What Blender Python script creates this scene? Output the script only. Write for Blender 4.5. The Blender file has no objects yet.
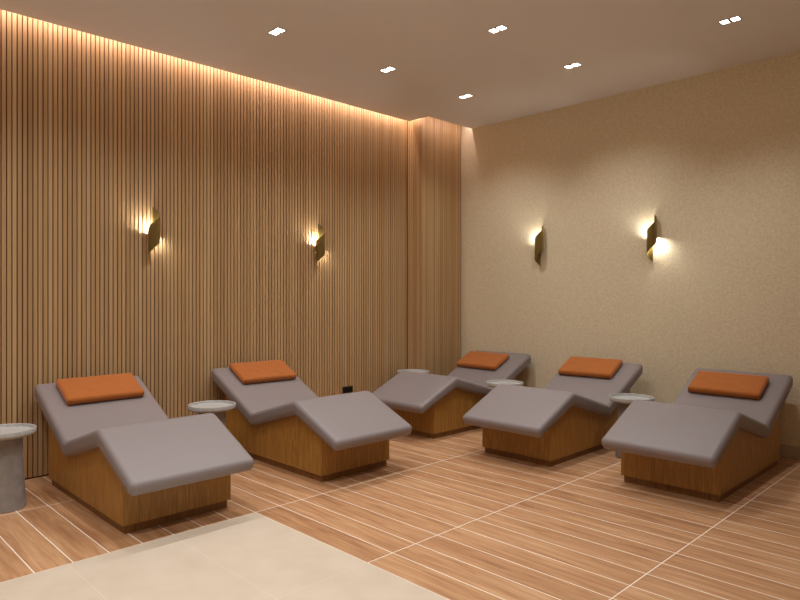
import bpy, bmesh, math, random
from mathutils import Matrix, Vector, noise
random.seed(7)
S = bpy.context.scene
C = S.collection
PI = math.pi

# ---------------------------------------------------------------- camera, world, lights, exposure
YAW = math.radians(45.36)
cam = bpy.data.objects.new('camera', bpy.data.cameras.new('camera')); C.objects.link(cam)
cam.location = (0, 0, 1.5)
cam.rotation_euler = (PI/2, 0, YAW - PI/2)
cam.data.sensor_width = 36; cam.data.lens = 634/800*36
cam.data.shift_y = -5/800
cam.data.clip_start = .02
S.camera = cam
S.view_settings.view_transform = 'Standard'
S.view_settings.look = 'None'
S.view_settings.gamma = 1
S.view_settings.use_curve_mapping = False
S.view_settings.exposure = 0.0

w = bpy.data.worlds.new('world'); S.world = w; w.use_nodes = True
w.node_tree.nodes['Background'].inputs[0].default_value = (.02, .017, .014, 1)
w.node_tree.nodes['Background'].inputs[1].default_value = 1.0

H = 3.725                    # ceiling height
XR = 6.65                    # right wall
Y1, Y2, XJ = 5.80, 5.54, 5.86  # slatted wall, its jog and the part beyond the jog
CE1, CE2, CJ = 5.70, 5.36, 5.795 # edge of the ceiling along the light slot
XL, YB, TOP = -2.2, -2.6, 4.06
WARM = (1.0, .80, .60)
SPOT = (.97, .97, .95)
SPOT_W, COVE_W, SCONCE_E = 61.5, 3.6, 800
LX = (-.86, .44, 1.73, 3.02, 4.31, 5.51)
LY = (4.535, 3.20, 1.775, .35, -1.1)

def area(name, loc, sx, sy, power, rot=(0, 0, 0), col=WARM):
    l = bpy.data.lights.new(name, 'AREA'); l.shape = 'RECTANGLE'; l.size = sx; l.size_y = sy
    l.energy = power; l.color = col
    o = bpy.data.objects.new(name, l); C.objects.link(o); o.location = loc; o.rotation_euler = rot
    return o
# LED strips in the slot between the ceiling edge and the slatted wall (face down)
COVE = (1.0, .75, .68)
zc = H + .10
L = CJ - .05 - XL
area('cove_light', ((XL + CJ - .05)/2, CE1+.022, zc), L, .02, COVE_W*L, col=COVE)
area('cove_light', (CJ+.022, (CE2+Y1)/2, zc), .02, Y1-CE2-.08, COVE_W*.36, col=COVE)
area('cove_light', ((CJ+.05+XR)/2, CE2+.022, zc), XR-CJ-.1, .02, COVE_W*.5, col=COVE)

# ---------------------------------------------------------------- helpers
def prop(o, label=None, cat=None, group=None, kind=None):
    if label: o['label'] = label
    if cat: o['category'] = cat
    if group: o['group'] = group
    if kind: o['kind'] = kind
    return o

def link(name, bm, m, parent=None, smooth=None):
    me = bpy.data.meshes.new(name)
    bmesh.ops.recalc_face_normals(bm, faces=bm.faces[:])
    bm.to_mesh(me); bm.free()
    o = bpy.data.objects.new(name, me); C.objects.link(o)
    for mm in (m if isinstance(m, (list, tuple)) else [m]): me.materials.append(mm)
    if parent: o.parent = parent
    if smooth is not None:
        for p in me.polygons: p.use_smooth = True
        me.set_sharp_from_angle(angle=math.radians(smooth))
    return o

def box(bm, x0, x1, y0, y1, z0, z1, bev=0, mi=0):
    g = bmesh.ops.create_cube(bm, size=1)
    vs = g['verts']
    for v in vs:
        v.co = ((x0+x1)/2 + v.co.x*(x1-x0), (y0+y1)/2 + v.co.y*(y1-y0), (z0+z1)/2 + v.co.z*(z1-z0))
    fs = set(f for v in vs for f in v.link_faces)
    for f in fs: f.material_index = mi
    if bev:
        es = list(set(e for v in vs for e in v.link_edges))
        bmesh.ops.bevel(bm, geom=es, offset=bev, segments=2, affect='EDGES', profile=.5)

def prism(bm, pts, z0, z1):
    a = [bm.verts.new((x, y, z0)) for x, y in pts]; b = [bm.verts.new((x, y, z1)) for x, y in pts]
    n = len(pts)
    bm.faces.new(a[::-1]); bm.faces.new(b)
    for i in range(n): bm.faces.new((a[i], a[(i+1) % n], b[(i+1) % n], b[i]))

def lathe(bm, prof, n=48, cx=0, cy=0):
    rings = []
    for r, z in prof:
        if r < 1e-6: rings.append([bm.verts.new((cx, cy, z))])
        else: rings.append([bm.verts.new((cx+r*math.cos(2*PI*i/n), cy+r*math.sin(2*PI*i/n), z)) for i in range(n)])
    for a, b in zip(rings, rings[1:]):
        for i in range(n):
            j = (i+1) % n
            if len(a) == 1: bm.faces.new((a[0], b[j], b[i]))
            elif len(b) == 1: bm.faces.new((a[i], a[j], b[0]))
            else: bm.faces.new((a[i], a[j], b[j], b[i]))

def fillet(P, rad, seg=8):
    out = []
    n = len(P)
    for i in range(n):
        p = Vector(P[i]); a = (Vector(P[i-1])-p); b = (Vector(P[(i+1) % n])-p)
        r = rad[i]
        if not r: out.append(p); continue
        la, lb = a.length, b.length; a.normalize(); b.normalize()
        ang = a.angle(b); t = r/math.tan(ang/2)
        t = min(t, la*.49, lb*.49); r = t*math.tan(ang/2)
        c = p + (a+b).normalized()*(r/math.sin(ang/2))
        s, e = (p+a*t)-c, (p+b*t)-c
        tot = s.angle(e); sg = 1 if (s.x*e.y-s.y*e.x) > 0 else -1
        for k in range(seg+1):
            th = sg*tot*k/seg
            out.append(c + Vector((s.x*math.cos(th)-s.y*math.sin(th), s.x*math.sin(th)+s.y*math.cos(th))))
    return out

# ---------------------------------------------------------------- materials
def mat(name, col=(.5, .5, .5), rough=.6, metal=0):
    m = bpy.data.materials.new(name); m.use_nodes = True
    b = m.node_tree.nodes['Principled BSDF']
    b.inputs['Base Color'].default_value = (*col, 1); b.inputs['Roughness'].default_value = rough
    b.inputs['Metallic'].default_value = metal
    return m, m.node_tree.nodes, m.node_tree.links, b

def srgb(r, g, b):
    f = lambda c: (c/255/12.92 if c/255 <= .04045 else ((c/255+.055)/1.055)**2.4)
    return (f(r), f(g), f(b))

def mapped_noise(N, Lk, scale, coords='Object', nscale=1, detail=4, rnd=False, loc=(0,0,0), dist=0):
    tc = N.new('ShaderNodeTexCoord'); mp = N.new('ShaderNodeMapping'); nz = N.new('ShaderNodeTexNoise')
    mp.inputs['Scale'].default_value = scale; mp.inputs['Location'].default_value = loc
    src = tc.outputs[coords]
    if rnd:
        oi = N.new('ShaderNodeObjectInfo'); ad = N.new('ShaderNodeVectorMath'); ad.operation = 'ADD'
        mu = N.new('ShaderNodeMath'); mu.operation = 'MULTIPLY'; mu.inputs[1].default_value = 37
        Lk.new(oi.outputs['Random'], mu.inputs[0]); Lk.new(src, ad.inputs[0]); Lk.new(mu.outputs[0], ad.inputs[1])
        src = ad.outputs[0]
    Lk.new(src, mp.inputs[0]); Lk.new(mp.outputs[0], nz.inputs['Vector'])
    nz.inputs['Scale'].default_value = nscale; nz.inputs['Detail'].default_value = detail
    nz.inputs['Distortion'].default_value = dist
    return nz

def ramp(N, Lk, src, stops):
    r = N.new('ShaderNodeValToRGB'); Lk.new(src, r.inputs[0])
    e = r.color_ramp.elements
    while len(e) < len(stops): e.new(.5)
    for el, (p, c) in zip(e, stops): el.position = p; el.color = (*c, 1)
    return r

def bump(N, Lk, b, src, strength, dist):
    bp = N.new('ShaderNodeBump'); bp.inputs['Strength'].default_value = strength; bp.inputs['Distance'].default_value = dist
    Lk.new(src, bp.inputs['Height']); Lk.new(bp.outputs[0], b.inputs['Normal'])

def wood(name, a, bcol, c, rough=.45, scale=(62, 62, 3.2), dist=1.6):
    m, N, Lk, b = mat(name, a, rough)
    nz = mapped_noise(N, Lk, scale, rnd=True, detail=5, dist=dist)
    r = ramp(N, Lk, nz.outputs[0], [(.30, a), (.5, bcol), (.70, c)])
    Lk.new(r.outputs[0], b.inputs['Base Color'])
    bump(N, Lk, b, nz.outputs[0], .15, .002)
    return m

M = {}
# plaster ceiling
m, N, Lk, b = mat('ceiling_plaster', srgb(238, 234, 230), .9)
M['ceiling'] = m
# beige wallcovering, finely mottled
m, N, Lk, b = mat('beige_wallcovering', srgb(214, 196, 160), .8)
nz = mapped_noise(N, Lk, (45, 45, 45), detail=4)
r = ramp(N, Lk, nz.outputs[0], [(.3, srgb(226, 211, 178)), (.7, srgb(242, 229, 199))])
Lk.new(r.outputs[0], b.inputs['Base Color']); bump(N, Lk, b, nz.outputs[0], .35, .004)
M['beige'] = m
m, N, Lk, b = mat('baseboard_paint', srgb(198, 184, 158), .6); M['baseboard'] = m
m, N, Lk, b = mat('dark_backing', srgb(110, 76, 48), .9); M['backing'] = m
m, N, Lk, b = mat('unseen_wall_fill_cut', srgb(150, 128, 102), .8); M['brown'] = m  # for the unseen walls: brown picked to cut sideways fill light
# oak slats: streaks along z and a tone per slat
m, N, Lk, b = mat('oak_slats', rough=.5)
tc = N.new('ShaderNodeTexCoord')
nz = mapped_noise(N, Lk, (55, 55, .9), detail=5)
slat = N.new('ShaderNodeMapping'); slat.inputs['Scale'].default_value = (1/.0375, 1/.0375, 0)
Lk.new(tc.outputs['Object'], slat.inputs[0])
fl = N.new('ShaderNodeVectorMath'); fl.operation = 'FLOOR'; Lk.new(slat.outputs[0], fl.inputs[0])
wn = N.new('ShaderNodeTexWhiteNoise'); Lk.new(fl.outputs[0], wn.inputs['Vector'])
mx = N.new('ShaderNodeMix'); mx.data_type = 'FLOAT'; mx.inputs[0].default_value = .35
Lk.new(nz.outputs[0], mx.inputs[2]); Lk.new(wn.outputs['Value'], mx.inputs[3])
r = ramp(N, Lk, mx.outputs[0], [(.15, srgb(176, 141, 98)), (.5, srgb(200, 164, 118)), (.85, srgb(220, 187, 140))])
Lk.new(r.outputs[0], b.inputs['Base Color']); bump(N, Lk, b, nz.outputs[0], .1, .001)
M['slat'] = m
M['oak'] = wood('oak_veneer', srgb(146, 102, 40), srgb(166, 120, 52), srgb(184, 138, 68))
M['plinth'] = wood('oak_veneer_shaded', srgb(110, 72, 34), srgb(134, 92, 46), srgb(150, 106, 58))  # same oak as the base, the shade beneath it put into the colour

# wood-look plank tiles with pale grout (planks .195 x 1.165 laid in a straight grid)
m, N, Lk, b = mat('wood_look_tile', rough=.42)
tc = N.new('ShaderNodeTexCoord'); sep = N.new('ShaderNodeSeparateXYZ'); Lk.new(tc.outputs['Object'], sep.inputs[0])
def mth(op, a, c=None, d=None):
    n = N.new('ShaderNodeMath'); n.operation = op
    for i, v in enumerate((a, c, d)):
        if v is None: continue
        if isinstance(v, (int, float)): n.inputs[i].default_value = v
        else: Lk.new(v, n.inputs[i])
    return n.outputs[0]
PWX, PWY, X0, Y0 = .195, 1.16, 1.0, 3.815
gx = mth('DIVIDE', mth('SUBTRACT', sep.outputs[0], X0), PWX)
gy = mth('DIVIDE', mth('SUBTRACT', sep.outputs[1], Y0), PWY)
dx = mth('MULTIPLY', mth('PINGPONG', gx, .5), PWX)   # metres to nearest joint
dy = mth('MULTIPLY', mth('PINGPONG', gy, .5), PWY)
gr = mth('MAXIMUM', mth('LESS_THAN', dx, .0031), mth('LESS_THAN', dy, .0031))
cmb = N.new('ShaderNodeCombineXYZ'); Lk.new(mth('FLOOR', gx), cmb.inputs[0]); Lk.new(mth('FLOOR', gy), cmb.inputs[1])
wn = N.new('ShaderNodeTexWhiteNoise'); Lk.new(cmb.outputs[0], wn.inputs['Vector'])
off = N.new('ShaderNodeVectorMath'); off.operation = 'MULTIPLY_ADD'
Lk.new(wn.outputs['Color'], off.inputs[0]); off.inputs[1].default_value = (9, 9, 9); Lk.new(tc.outputs['Object'], off.inputs[2])
mp = N.new('ShaderNodeMapping'); mp.inputs['Scale'].default_value = (34, 2.2, 1); Lk.new(off.outputs[0], mp.inputs[0])
nz = N.new('ShaderNodeTexNoise'); nz.inputs['Scale'].default_value = 1; nz.inputs['Detail'].default_value = 6; nz.inputs['Distortion'].default_value = .8
Lk.new(mp.outputs[0], nz.inputs['Vector'])
mp2 = N.new('ShaderNodeMapping'); mp2.inputs['Scale'].default_value = (7, .9, 1); Lk.new(off.outputs[0], mp2.inputs[0])
nz2 = N.new('ShaderNodeTexNoise'); nz2.inputs['Scale'].default_value = 1; nz2.inputs['Detail'].default_value = 3; Lk.new(mp2.outputs[0], nz2.inputs['Vector'])
s = mth('ADD', mth('MULTIPLY', nz.outputs[0], .6), mth('ADD', mth('MULTIPLY', nz2.outputs[0], .32), mth('MULTIPLY', wn.outputs['Value'], .08)))
r = ramp(N, Lk, s, [(.34, srgb(160, 114, 80)), (.47, srgb(184, 137, 98)), (.56, srgb(196, 150, 110)), (.68, srgb(210, 167, 128))])
mx = N.new('ShaderNodeMix'); mx.data_type = 'RGBA'; Lk.new(gr, mx.inputs[0]); Lk.new(r.outputs[0], mx.inputs[6])
mx.inputs[7].default_value = (*srgb(250, 238, 222), 1)
Lk.new(mx.outputs[2], b.inputs['Base Color'])
M['plank'] = m

# beige stone tile
m, N, Lk, b = mat('beige_stone_tile', rough=.4)
tc = N.new('ShaderNodeTexCoord'); sep = N.new('ShaderNodeSeparateXYZ'); Lk.new(tc.outputs['Object'], sep.inputs[0])
gx = mth('MULTIPLY', mth('PINGPONG', mth('DIVIDE', mth('SUBTRACT', sep.outputs[0], 2.365), .60), .5), .60)
gy = mth('MULTIPLY', mth('PINGPONG', mth('DIVIDE', mth('SUBTRACT', sep.outputs[1], 3.815), 1.16), .5), 1.16)
gr = mth('MAXIMUM', mth('LESS_THAN', gx, .0014), mth('LESS_THAN', gy, .0014))
nz = mapped_noise(N, Lk, (5, 5, 5), detail=7)
r = ramp(N, Lk, nz.outputs[0], [(.3, srgb(207, 191, 171)), (.7, srgb(215, 200, 181))])
mx = N.new('ShaderNodeMix'); mx.data_type = 'RGBA'; Lk.new(gr, mx.inputs[0]); Lk.new(r.outputs[0], mx.inputs[6])
mx.inputs[7].default_value = (*srgb(228, 214, 194), 1); Lk.new(mx.outputs[2], b.inputs['Base Color'])
M['stone'] = m

# taupe leatherette
m, N, Lk, b = mat('taupe_leatherette', srgb(140, 130, 130), .5)
nz = mapped_noise(N, Lk, (400, 400, 400), detail=2); bump(N, Lk, b, nz.outputs[0], .06, .001)
M['leather'] = m
# orange woven fabric
m, N, Lk, b = mat('orange_fabric', srgb(200, 100, 34), .9)
nz = mapped_noise(N, Lk, (260, 260, 260), detail=3, rnd=True)
r = ramp(N, Lk, nz.outputs[0], [(.3, srgb(164, 86, 24)), (.7, srgb(190, 112, 42))]); Lk.new(r.outputs[0], b.inputs['Base Color'])
bump(N, Lk, b, nz.outputs[0], .5, .002); b.inputs['Sheen Weight'].default_value = .2
M['orange'] = m
m, N, Lk, b = mat('dark_orange_piping', srgb(176, 80, 22), .9); M['piping'] = m
# concrete
m, N, Lk, b = mat('grey_concrete', srgb(150, 144, 138), .7)
nz = mapped_noise(N, Lk, (14, 14, 14), detail=7, rnd=True)
r = ramp(N, Lk, nz.outputs[0], [(.3, srgb(138, 132, 128)), (.7, srgb(158, 152, 147))]); Lk.new(r.outputs[0], b.inputs['Base Color'])
M['concrete'] = m
m, N, Lk, b = mat('pale_terrazzo', srgb(196, 192, 186), .4)
nz = mapped_noise(N, Lk, (60, 60, 60), detail=5, rnd=True)
r = ramp(N, Lk, nz.outputs[0], [(.35, srgb(176, 175, 173)), (.65, srgb(192, 191, 188))]); Lk.new(r.outputs[0], b.inputs['Base Color'])
M['tray'] = m
m, N, Lk, b = mat('brushed_brass', srgb(158, 140, 90), .42, 1.0)
nz = mapped_noise(N, Lk, (120, 120, 4), detail=3)
bump(N, Lk, b, nz.outputs[0], .1, .001)
M['brass'] = m
m, N, Lk, b = mat('dark_bronze', srgb(60, 46, 30), .45, 1.0); M['bronze'] = m
m, N, Lk, b = mat('black_plastic', (.008, .008, .008), .5); M['black'] = m
m, N, Lk, b = mat('socket_hole', (.002, .002, .002), .6); M['hole'] = m
m, N, Lk, b = mat('grey_metal_trim', srgb(120, 108, 96), .5); M['trim'] = m
def emis(name, col, e):
    m, N, Lk, b = mat(name, col, .5)
    b.inputs['Emission Color'].default_value = (*col, 1); b.inputs['Emission Strength'].default_value = e
    return m
M['lens'] = emis('downlight_lens', (1, .92, .80), 14)
M['bulb'] = emis('sconce_bulb', (1, .98, .92), SCONCE_E)
M['bulb_dim'] = emis('sconce_bulb_dim', (1, .98, .92), SCONCE_E*.55)
M['bulb_off'] = mat('frosted_glass_bulb', (.7, .66, .6), .4)[0]

# ---------------------------------------------------------------- the room
def struct(o, label=None): o['kind'] = 'structure'; return o
TX, TY = 2.365, 3.815
bm = bmesh.new(); prism(bm, [(XL, TY), (TX, TY), (TX, YB), (XR, YB), (XR, Y1), (XL, Y1)], -.1, 0); struct(link('floor', bm, M['plank']))
bm = bmesh.new(); prism(bm, [(XL, YB), (TX, YB), (TX, TY), (XL, TY)], -.1, 0); struct(link('floor', bm, M['stone']))
bm = bmesh.new(); prism(bm, [(XL, YB), (XR, YB), (XR, CE2), (CJ, CE2), (CJ, CE1), (XL, CE1)], H, H+.06); struct(link('ceiling', bm, M['ceiling']))
bm = bmesh.new(); box(bm, XL-.2, XR+.2, YB-.2, Y1+.3, TOP, TOP+.1); struct(link('ceiling', bm, M['ceiling']))   # slab above the slot
bm = bmesh.new(); box(bm, XR, XR+.15, YB-.15, Y1+.3, -.1, TOP); struct(link('wall_right', bm, M['beige']))
bm = bmesh.new(); box(bm, XL-.15, XL, YB-.15, Y1+.3, -.1, TOP); struct(link('wall_left', bm, M['brown']))
bm = bmesh.new(); box(bm, XL, XR, YB-.15, YB, -.1, TOP); struct(link('wall_front', bm, M['brown']))
bm = bmesh.new(); box(bm, XR-.012, XR, YB, Y2-.005, .0, .12, .003); struct(link('baseboard_right', bm, M['baseboard']))
# slatted wall: dark backing board plus slats, following the jog
P_, SW, SD = .0375, .0285, .014
bm = bmesh.new()
prism(bm, [(XL, Y1+SD), (XJ+SD, Y1+SD), (XJ+SD, Y2+SD), (XR, Y2+SD), (XR, Y1+.3), (XL, Y1+.3)], -.1, TOP)
for f in bm.faces: f.material_index = 1
n = int((XJ-XL)/P_)
for i in range(n):
    x = XJ - .003 - (i+1)*P_
    box(bm, x+(P_-SW)/2, x+(P_+SW)/2, Y1, Y1+SD+.001, .012, TOP)
nj = int((Y1-Y2)/P_)
for i in range(nj):
    y = Y1 - .004 - (i+1)*P_
    box(bm, XJ, XJ+SD+.001, y+(P_-SW)/2, y+(P_+SW)/2, .012, TOP)
box(bm, XJ, XJ+SD+.004, Y2, Y2+.022, .012, TOP)
k = int((XR-XJ-.02)/P_)
for i in range(k):
    x = XJ + .02 + i*P_
    box(bm, x+(P_-SW)/2, x+(P_+SW)/2, Y2, Y2+SD+.001, .012, TOP)
struct(link('wall_back', bm, [M['slat'], M['backing']]))

# ---------------------------------------------------------------- downlights
def downlight():
    r = bpy.data.objects.new('downlight', None); C.objects.link(r)
    bm = bmesh.new()
    for a, c in (((-.050, -.044), (-.088, .088)), ((.044, .050), (-.088, .088)), ((-.044, .044), (-.088, -.082)), ((-.044, .044), (.082, .088)), ((-.044, .044), (-.012, .012))):
        box(bm, a[0], a[1], c[0], c[1], -.004, 0)
    link('trim', bm, M['trim'], r)
    for s in (-1, 1):
        bm = bmesh.new(); box(bm, -.042, .042, s*.0475-.033, s*.0475+.033, -.003, 0, .001)
        link('lens', bm, M['lens'], r)
    return r
def copy_tree(o, parent=None):
    c = o.copy(); C.objects.link(c)
    if parent: c.parent = parent
    for ch in list(o.children): copy_tree(ch, c)
    return c
vis = {(3.02, 4.535): 'leftmost square twin ceiling downlight, in the row along the slatted wall',
       (4.31, 4.535): 'square twin ceiling downlight, middle one of the three along the slatted wall',
       (5.51, 4.535): 'square twin ceiling downlight nearest the far corner, lowest in the photo',
       (4.31, 3.20): 'square twin ceiling downlight near the top edge, in the middle of the ceiling',
       (5.51, 3.20): 'square twin ceiling downlight in the middle of the row along the beige wall',
       (5.51, 1.775): 'square twin ceiling downlight at the upper right, closest to the camera along the beige wall'}
first = downlight(); used = False
lampdata = bpy.data.lights.new('downlight_beam', 'SPOT')
lampdata.energy = SPOT_W; lampdata.color = SPOT; lampdata.spot_size = math.radians(118); lampdata.spot_blend = 1.0; lampdata.shadow_soft_size = .035
for x in LX:
    for y in LY:
        if (x, y) in ((4.31, 1.775), (3.02, .35), (4.31, .35), (5.51, .35), (3.02, -1.1), (4.31, -1.1), (5.51, -1.1)): continue   # no lamps over that part
        seen = (x, y) in vis
        if seen:
            o = first if not used else copy_tree(first); used = True
            o.location = (x, y, H); o.scale = (.84, .84, 1)
            prop(o, vis[(x, y)], 'ceiling light', 'recessed twin downlights in the ceiling')
        l = bpy.data.objects.new('downlight_beam', lampdata); C.objects.link(l); l.location = (x, y, H-.02)
        l.rotation_euler = (math.radians(4) if y == LY[0] else 0, math.radians(-8) if x == LX[-1] and y > 3 else 0, 0)   # the rows along the walls are aimed a little at them

# ---------------------------------------------------------------- wall sconces
def sconce(x, y, z, rot, states, label):
    r = bpy.data.objects.new('wall_sconce', None); C.objects.link(r)
    r.location = (x, y, z); r.rotation_euler = (0, 0, rot)
    prop(r, label, 'wall light', 'brass wall sconces')
    R0, OUT, HH, RISE, T = .051, .066, .245, .26, .002
    bm = bmesh.new(); n = 40; cols = []
    for i in range(n+1):
        t = i/n
        th = -PI/2 - math.radians(8) - t*math.radians(344)  # starts at the wall side, goes left, front, right
        # local frame: +x to the right when facing the wall, -y out of the wall
        zc_ = (t-.5)*RISE
        row = []
        for rr in (R0, R0-T):
            cx, cy = rr*math.cos(th), -OUT - rr*math.sin(th)
            for zz in (zc_-HH/2, zc_+HH/2): row.append(bm.verts.new((cx, cy, zz)))
        cols.append(row)
    for a, c in zip(cols, cols[1:]):
        bm.faces.new((a[0], c[0], c[1], a[1])); bm.faces.new((a[2], a[3], c[3], c[2]))
        bm.faces.new((a[1], c[1], c[3], a[3])); bm.faces.new((a[0], a[2], c[2], c[0]))
    for a in (cols[0], cols[-1]): bm.faces.new((a[0], a[1], a[3], a[2]))
    link('shade', bm, M['brass'], r, 40)
    bm = bmesh.new(); box(bm, -.020, .020, -.020, 0, -.055, .055, .002); link('wall_bracket', bm, M['bronze'], r)
    bm = bmesh.new(); lathe(bm, [(0, -.012), (.045, -.012), (.045, .012), (0, .012)], 32, 0, -OUT); link('lamp_holder', bm, M['bronze'], r, 40)
    for s, st in zip((1, -1), states):
        bm = bmesh.new(); lathe(bm, [(0, s*.012), (.007, s*.014), (.009, s*.022), (.009, s*.040), (.006, s*.046), (0, s*.048)], 16, -s*.014, -OUT+.005)
        link('bulb', bm, M[st], r, 60)
    return r
sconce(2.485, Y1, 2.065, 0, ('bulb', 'bulb_dim'), 'curled brass wall sconce on the slatted wall, left one, above the first two loungers')
sconce(4.40, Y1, 2.06, 0, ('bulb', 'bulb_dim'), 'curled brass wall sconce on the slatted wall, right one, above the second lounger foot')
sconce(XR, 4.275, 2.10, -PI/2, ('bulb', 'bulb_off'), 'curled brass wall sconce on the beige wall nearer the corner, lit only upwards')
sconce(XR, 2.89, 2.10, -PI/2, ('bulb', 'bulb'), 'curled brass wall sconce on the beige wall farther from the corner, lit up and down')

# ---------------------------------------------------------------- loungers
S0 = .97     # origin of the lounger along its length
def offset_line(P, d):
    out = []
    for i, p in enumerate(P):
        p = Vector(p); ns = []
        for a, c in ((i-1, i), (i, i+1)):
            if a < 0 or c >= len(P): continue
            v = (Vector(P[c])-Vector(P[a])).normalized(); ns.append(Vector((v.y, -v.x)))
        if len(ns) == 1: out.append(p + ns[0]*d)
        else:
            m_ = (ns[0]+ns[1]).normalized(); out.append(p + m_*d/m_.dot(ns[0]))
    return out
TOPL = [(0, .800), (.76, .437), (1.42, .628), (2.00, .372)]
BOTL = offset_line(TOPL, .115)      # below
BOTL[0] = BOTL[0] + (BOTL[1]-BOTL[0])*((.012-BOTL[0].x)/(BOTL[1].x-BOTL[0].x))
BOTL[3] = BOTL[3] + Vector((-.004, .024))
prof = [Vector(p) for p in TOPL] + BOTL[::-1]
prof = fillet(prof, [.042, .05, .10, .07, .03, .05, .06, .04], 8)
def lounger():
    r = bpy.data.objects.new('lounger', None); C.objects.link(r)
    W, rr = .85, .038
    bm = bmesh.new(); n = len(prof)
    nrm = []
    for i in range(n):
        v = (prof[(i+1) % n]-prof[i-1]).normalized(); nrm.append(Vector((v.y, -v.x)))   # profile runs clockwise seen in (s,z): inward normal
    rings = []
    def ring(y, ins): rings.append([bm.verts.new((prof[i].x+nrm[i].x*ins-S0, y, prof[i].y+nrm[i].y*ins)) for i in range(n)])
    K = 7
    for k_ in range(K+1):
        t = PI/2*(1-k_/K); ring(-(W/2-rr+rr*math.sin(t)), rr*(1-math.cos(t)))
    for q in range(1, 6): ring(-(W/2-rr) + 2*(W/2-rr)*q/6, 0)
    for k_ in range(K+1):
        t = PI/2*k_/K; ring(W/2-rr+rr*math.sin(t), rr*(1-math.cos(t)))
    for a, c in zip(rings, rings[1:]):
        for i in range(n): bm.faces.new((a[i], a[(i+1) % n], c[(i+1) % n], c[i]))
    f1 = bm.faces.new(rings[0]); f2 = bm.faces.new(rings[-1][::-1])
    bmesh.ops.triangulate(bm, faces=[f1, f2])
    link('mattress', bm, M['leather'], r, 50)
    # oak base following the mattress underside
    def zb(s):
        for (a, c) in zip(BOTL, BOTL[1:]):
            if a.x <= s <= c.x: return a.y + (c.y-a.y)*(s-a.x)/(c.x-a.x)
    sb, sf, wb = .23, 1.73, .75
    P = [(sb, .055), (sf, .055), (sf, zb(sf)+.004), (BOTL[2].x, BOTL[2].y+.002), (BOTL[1].x, BOTL[1].y+.004), (sb, zb(sb)+.004)]
    bm = bmesh.new()
    a = [bm.verts.new((p[0]-S0, -wb/2, p[1])) for p in P]; c = [bm.verts.new((p[0]-S0, wb/2, p[1])) for p in P]
    f1 = bm.faces.new(a); f2 = bm.faces.new(c[::-1])
    for i in range(6): bm.faces.new((a[i], a[(i+1) % 6], c[(i+1) % 6], c[i]))
    bmesh.ops.bevel(bm, geom=[e for e in bm.edges if abs(e.verts[0].co.z-e.verts[1].co.z) > .1 and abs(e.verts[0].co.x-e.verts[1].co.x) < 1e-4], offset=.003, segments=2, affect='EDGES')
    link('base', bm, M['oak'], r)
    bm = bmesh.new(); box(bm, sb+.02-S0, sf-.02-S0, -wb/2+.018, wb/2-.018, 0, .056); link('plinth', bm, M['plinth'], r)
    return r

SL = .363/.76; PH = math.atan(SL)
def cushion_mesh():
    # soft rectangular pad: x along the slope, y across
    lx, ly, t = .33, .62, .060
    bm = bmesh.new(); nx, ny = 22, 40; top = {}; bot = {}
    def sq(u, v):   # square to rounded square
        e = .93
        r = max(abs(u), abs(v)); 
        if r > 1e-9:
            q = (abs(u)**16+abs(v)**16)**(1/16); return u*r/q, v*r/q
        return u, v
    for i in range(nx+1):
        for j in range(ny+1):
            u, v = math.sin(PI/2*(2*i/nx-1)), math.sin(PI/2*(2*j/ny-1))
            uu, vv = sq(u, v)
            ex, ey = (1-abs(uu))*lx/2, (1-abs(vv))*ly/2
            d = min(ex, ey)
            hgt = math.sqrt(max(0, 1-(1-min(d/.022, 1))**2))
            puff = 1 + .12*(1-uu**4)*(1-vv**4)
            wob = noise.noise(Vector((uu*2.5, vv*6, 3)))*.0035
            z = t/2*hgt
            X, Y = uu*lx/2 + noise.noise(Vector((vv*5, uu*2, 9)))*.003, vv*ly/2
            top[i, j] = bm.verts.new((X, Y, z*puff + wob*hgt))
            border = i in (0, nx) or j in (0, ny)
            bot[i, j] = top[i, j] if border else bm.verts.new((X, Y, -z))
    for i in range(nx):
        for j in range(ny):
            bm.faces.new((top[i, j], top[i+1, j], top[i+1, j+1], top[i, j+1]))
            bm.faces.new((bot[i, j], bot[i, j+1], bot[i+1, j+1], bot[i+1, j]))
    return bm
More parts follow.
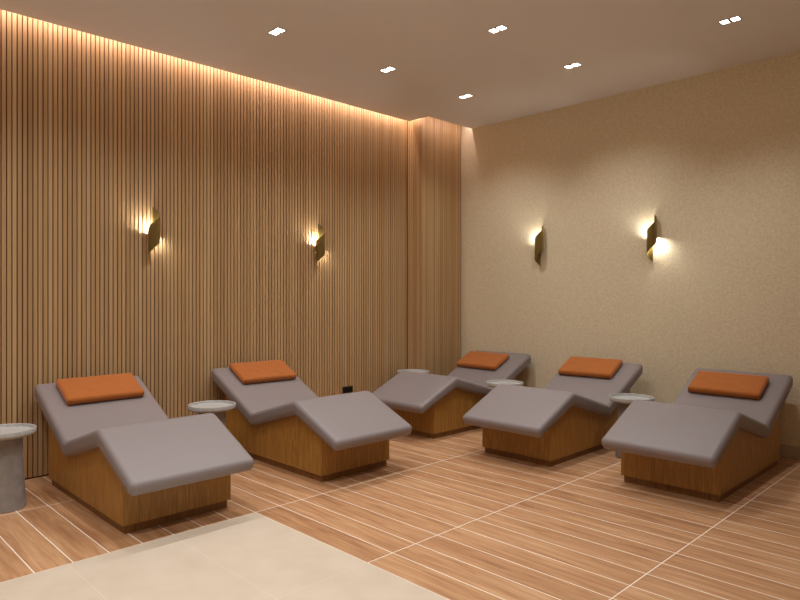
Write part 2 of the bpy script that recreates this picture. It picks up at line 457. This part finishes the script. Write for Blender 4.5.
# (base point x,y of the back end, direction 'L' or 'R', labels, cushion offset along, across)
specs = [
 ('L', 1.922, 5.757, .237, .022, 'taupe chaise lounger on oak base at far left, foot over the beige floor tiles', 'orange headrest cushion on the leftmost lounger'),
 ('L', 3.480, 5.765, .228, .046, 'taupe chaise lounger on oak base by the slatted wall, second from the left', 'orange headrest cushion on the second lounger from the left'),
 ('R', 4.807, 6.605, .315, .098, 'taupe chaise lounger on oak base standing in the far corner, head to the beige wall', 'orange headrest cushion on the lounger in the far corner'),
 ('R', 3.372, 6.53, .245, .068, 'taupe chaise lounger on oak base at the beige wall, middle of the three there', 'orange headrest cushion on the middle lounger at the beige wall'),
 ('R', 2.002, 6.57, .330, .030, 'taupe chaise lounger on oak base at far right, closest along the beige wall', 'orange headrest cushion on the rightmost lounger'),
]
proto = lounger()
cush = None
for i, (d, c, e, cs, cl, lab, clab) in enumerate(specs):
    o = proto if i == 0 else copy_tree(proto)
    if d == 'L': o.location = (c, e-S0, 0); o.rotation_euler = (0, 0, -PI/2)
    else: o.location = (e-S0, c, 0); o.rotation_euler = (0, 0, PI)
    prop(o, lab, 'lounger', 'taupe loungers on oak bases')
    if cush is None: cush = link('headrest_cushion', cushion_mesh(), M['orange'], None, 180); k_ = cush
    else: k_ = cush.copy(); C.objects.link(k_)
    # local frame (s, lateral, z); lounger local y: for L rot -90 -> +X ; for R rot 180 -> -Y
    lat = cl
    zc_ = .800 - SL*cs + (.0325)/math.cos(PH)
    base = Matrix.Translation(o.location) @ Matrix.Rotation(o.rotation_euler.z, 4, 'Z')
    yaw = [.012, -.01, -.015, .02, -.008][i]
    lm = Matrix.Translation((cs-S0, lat if d == 'L' else -lat, zc_)) @ Matrix.Rotation(PH, 4, 'Y') @ Matrix.Rotation(yaw, 4, 'Z')
    k_.matrix_world = base @ lm
    prop(k_, clab, 'cushion', 'orange headrest cushions')

# ---------------------------------------------------------------- side tables
def side_table():
    r = bpy.data.objects.new('side_table', None); C.objects.link(r)
    bm = bmesh.new(); lathe(bm, [(0, 0), (.136, 0), (.139, .004), (.137, .02), (.118, .30), (.112, .512), (0, .512)], 56)
    link('pedestal', bm, M['concrete'], r, 40)
    bm = bmesh.new(); lathe(bm, [(0, .512), (.182, .512), (.192, .517), (.199, .527), (.200, .552), (.198, .556), (.193, .556), (.190, .553), (.186, .536), (.180, .532), (0, .532)], 64)
    link('tabletop', bm, M['tray'], r, 30)
    return r
tabs = [(1.154, 5.142, 'round concrete pedestal side table at the left edge, cut off by the frame'),
        (2.70, 5.05, 'round side table with rimmed grey top between the two loungers at the slatted wall'),
        (5.66, 5.50, 'round side table in the far corner, only its rim showing above the corner lounger'),
        (5.646, 4.10, 'round side table between the corner lounger and the middle beige-wall lounger'),
        (5.672, 2.685, 'round side table between the middle and the rightmost lounger')]
t0 = side_table()
for i, (x, y, lab) in enumerate(tabs):
    o = t0 if i == 0 else copy_tree(t0)
    o.location = (x, y, 0); o.rotation_euler = (0, 0, i*1.3)
    prop(o, lab, 'side table', 'round pedestal side tables')

# ---------------------------------------------------------------- socket low on the slatted wall
r = bpy.data.objects.new('wall_socket', None); C.objects.link(r); r.location = (4.85, Y1, .385)
prop(r, 'small black double socket low on the slatted wall behind the second lounger', 'socket')
bm = bmesh.new(); box(bm, -.075, .075, -.012, .004, -.045, .03, .003); link('face_plate', bm, M['black'], r)
for s in (-1, 1):
    bm = bmesh.new(); lathe(bm, [(0, -.001), (.022, -.001), (.022, .001), (0, .001)], 24)
    bmesh.ops.rotate(bm, verts=bm.verts[:], cent=(0, 0, 0), matrix=Matrix.Rotation(PI/2, 3, 'X'))
    bmesh.ops.translate(bm, verts=bm.verts[:], vec=(s*.036, -.0125, -.007)); link('outlet', bm, M['hole'], r)
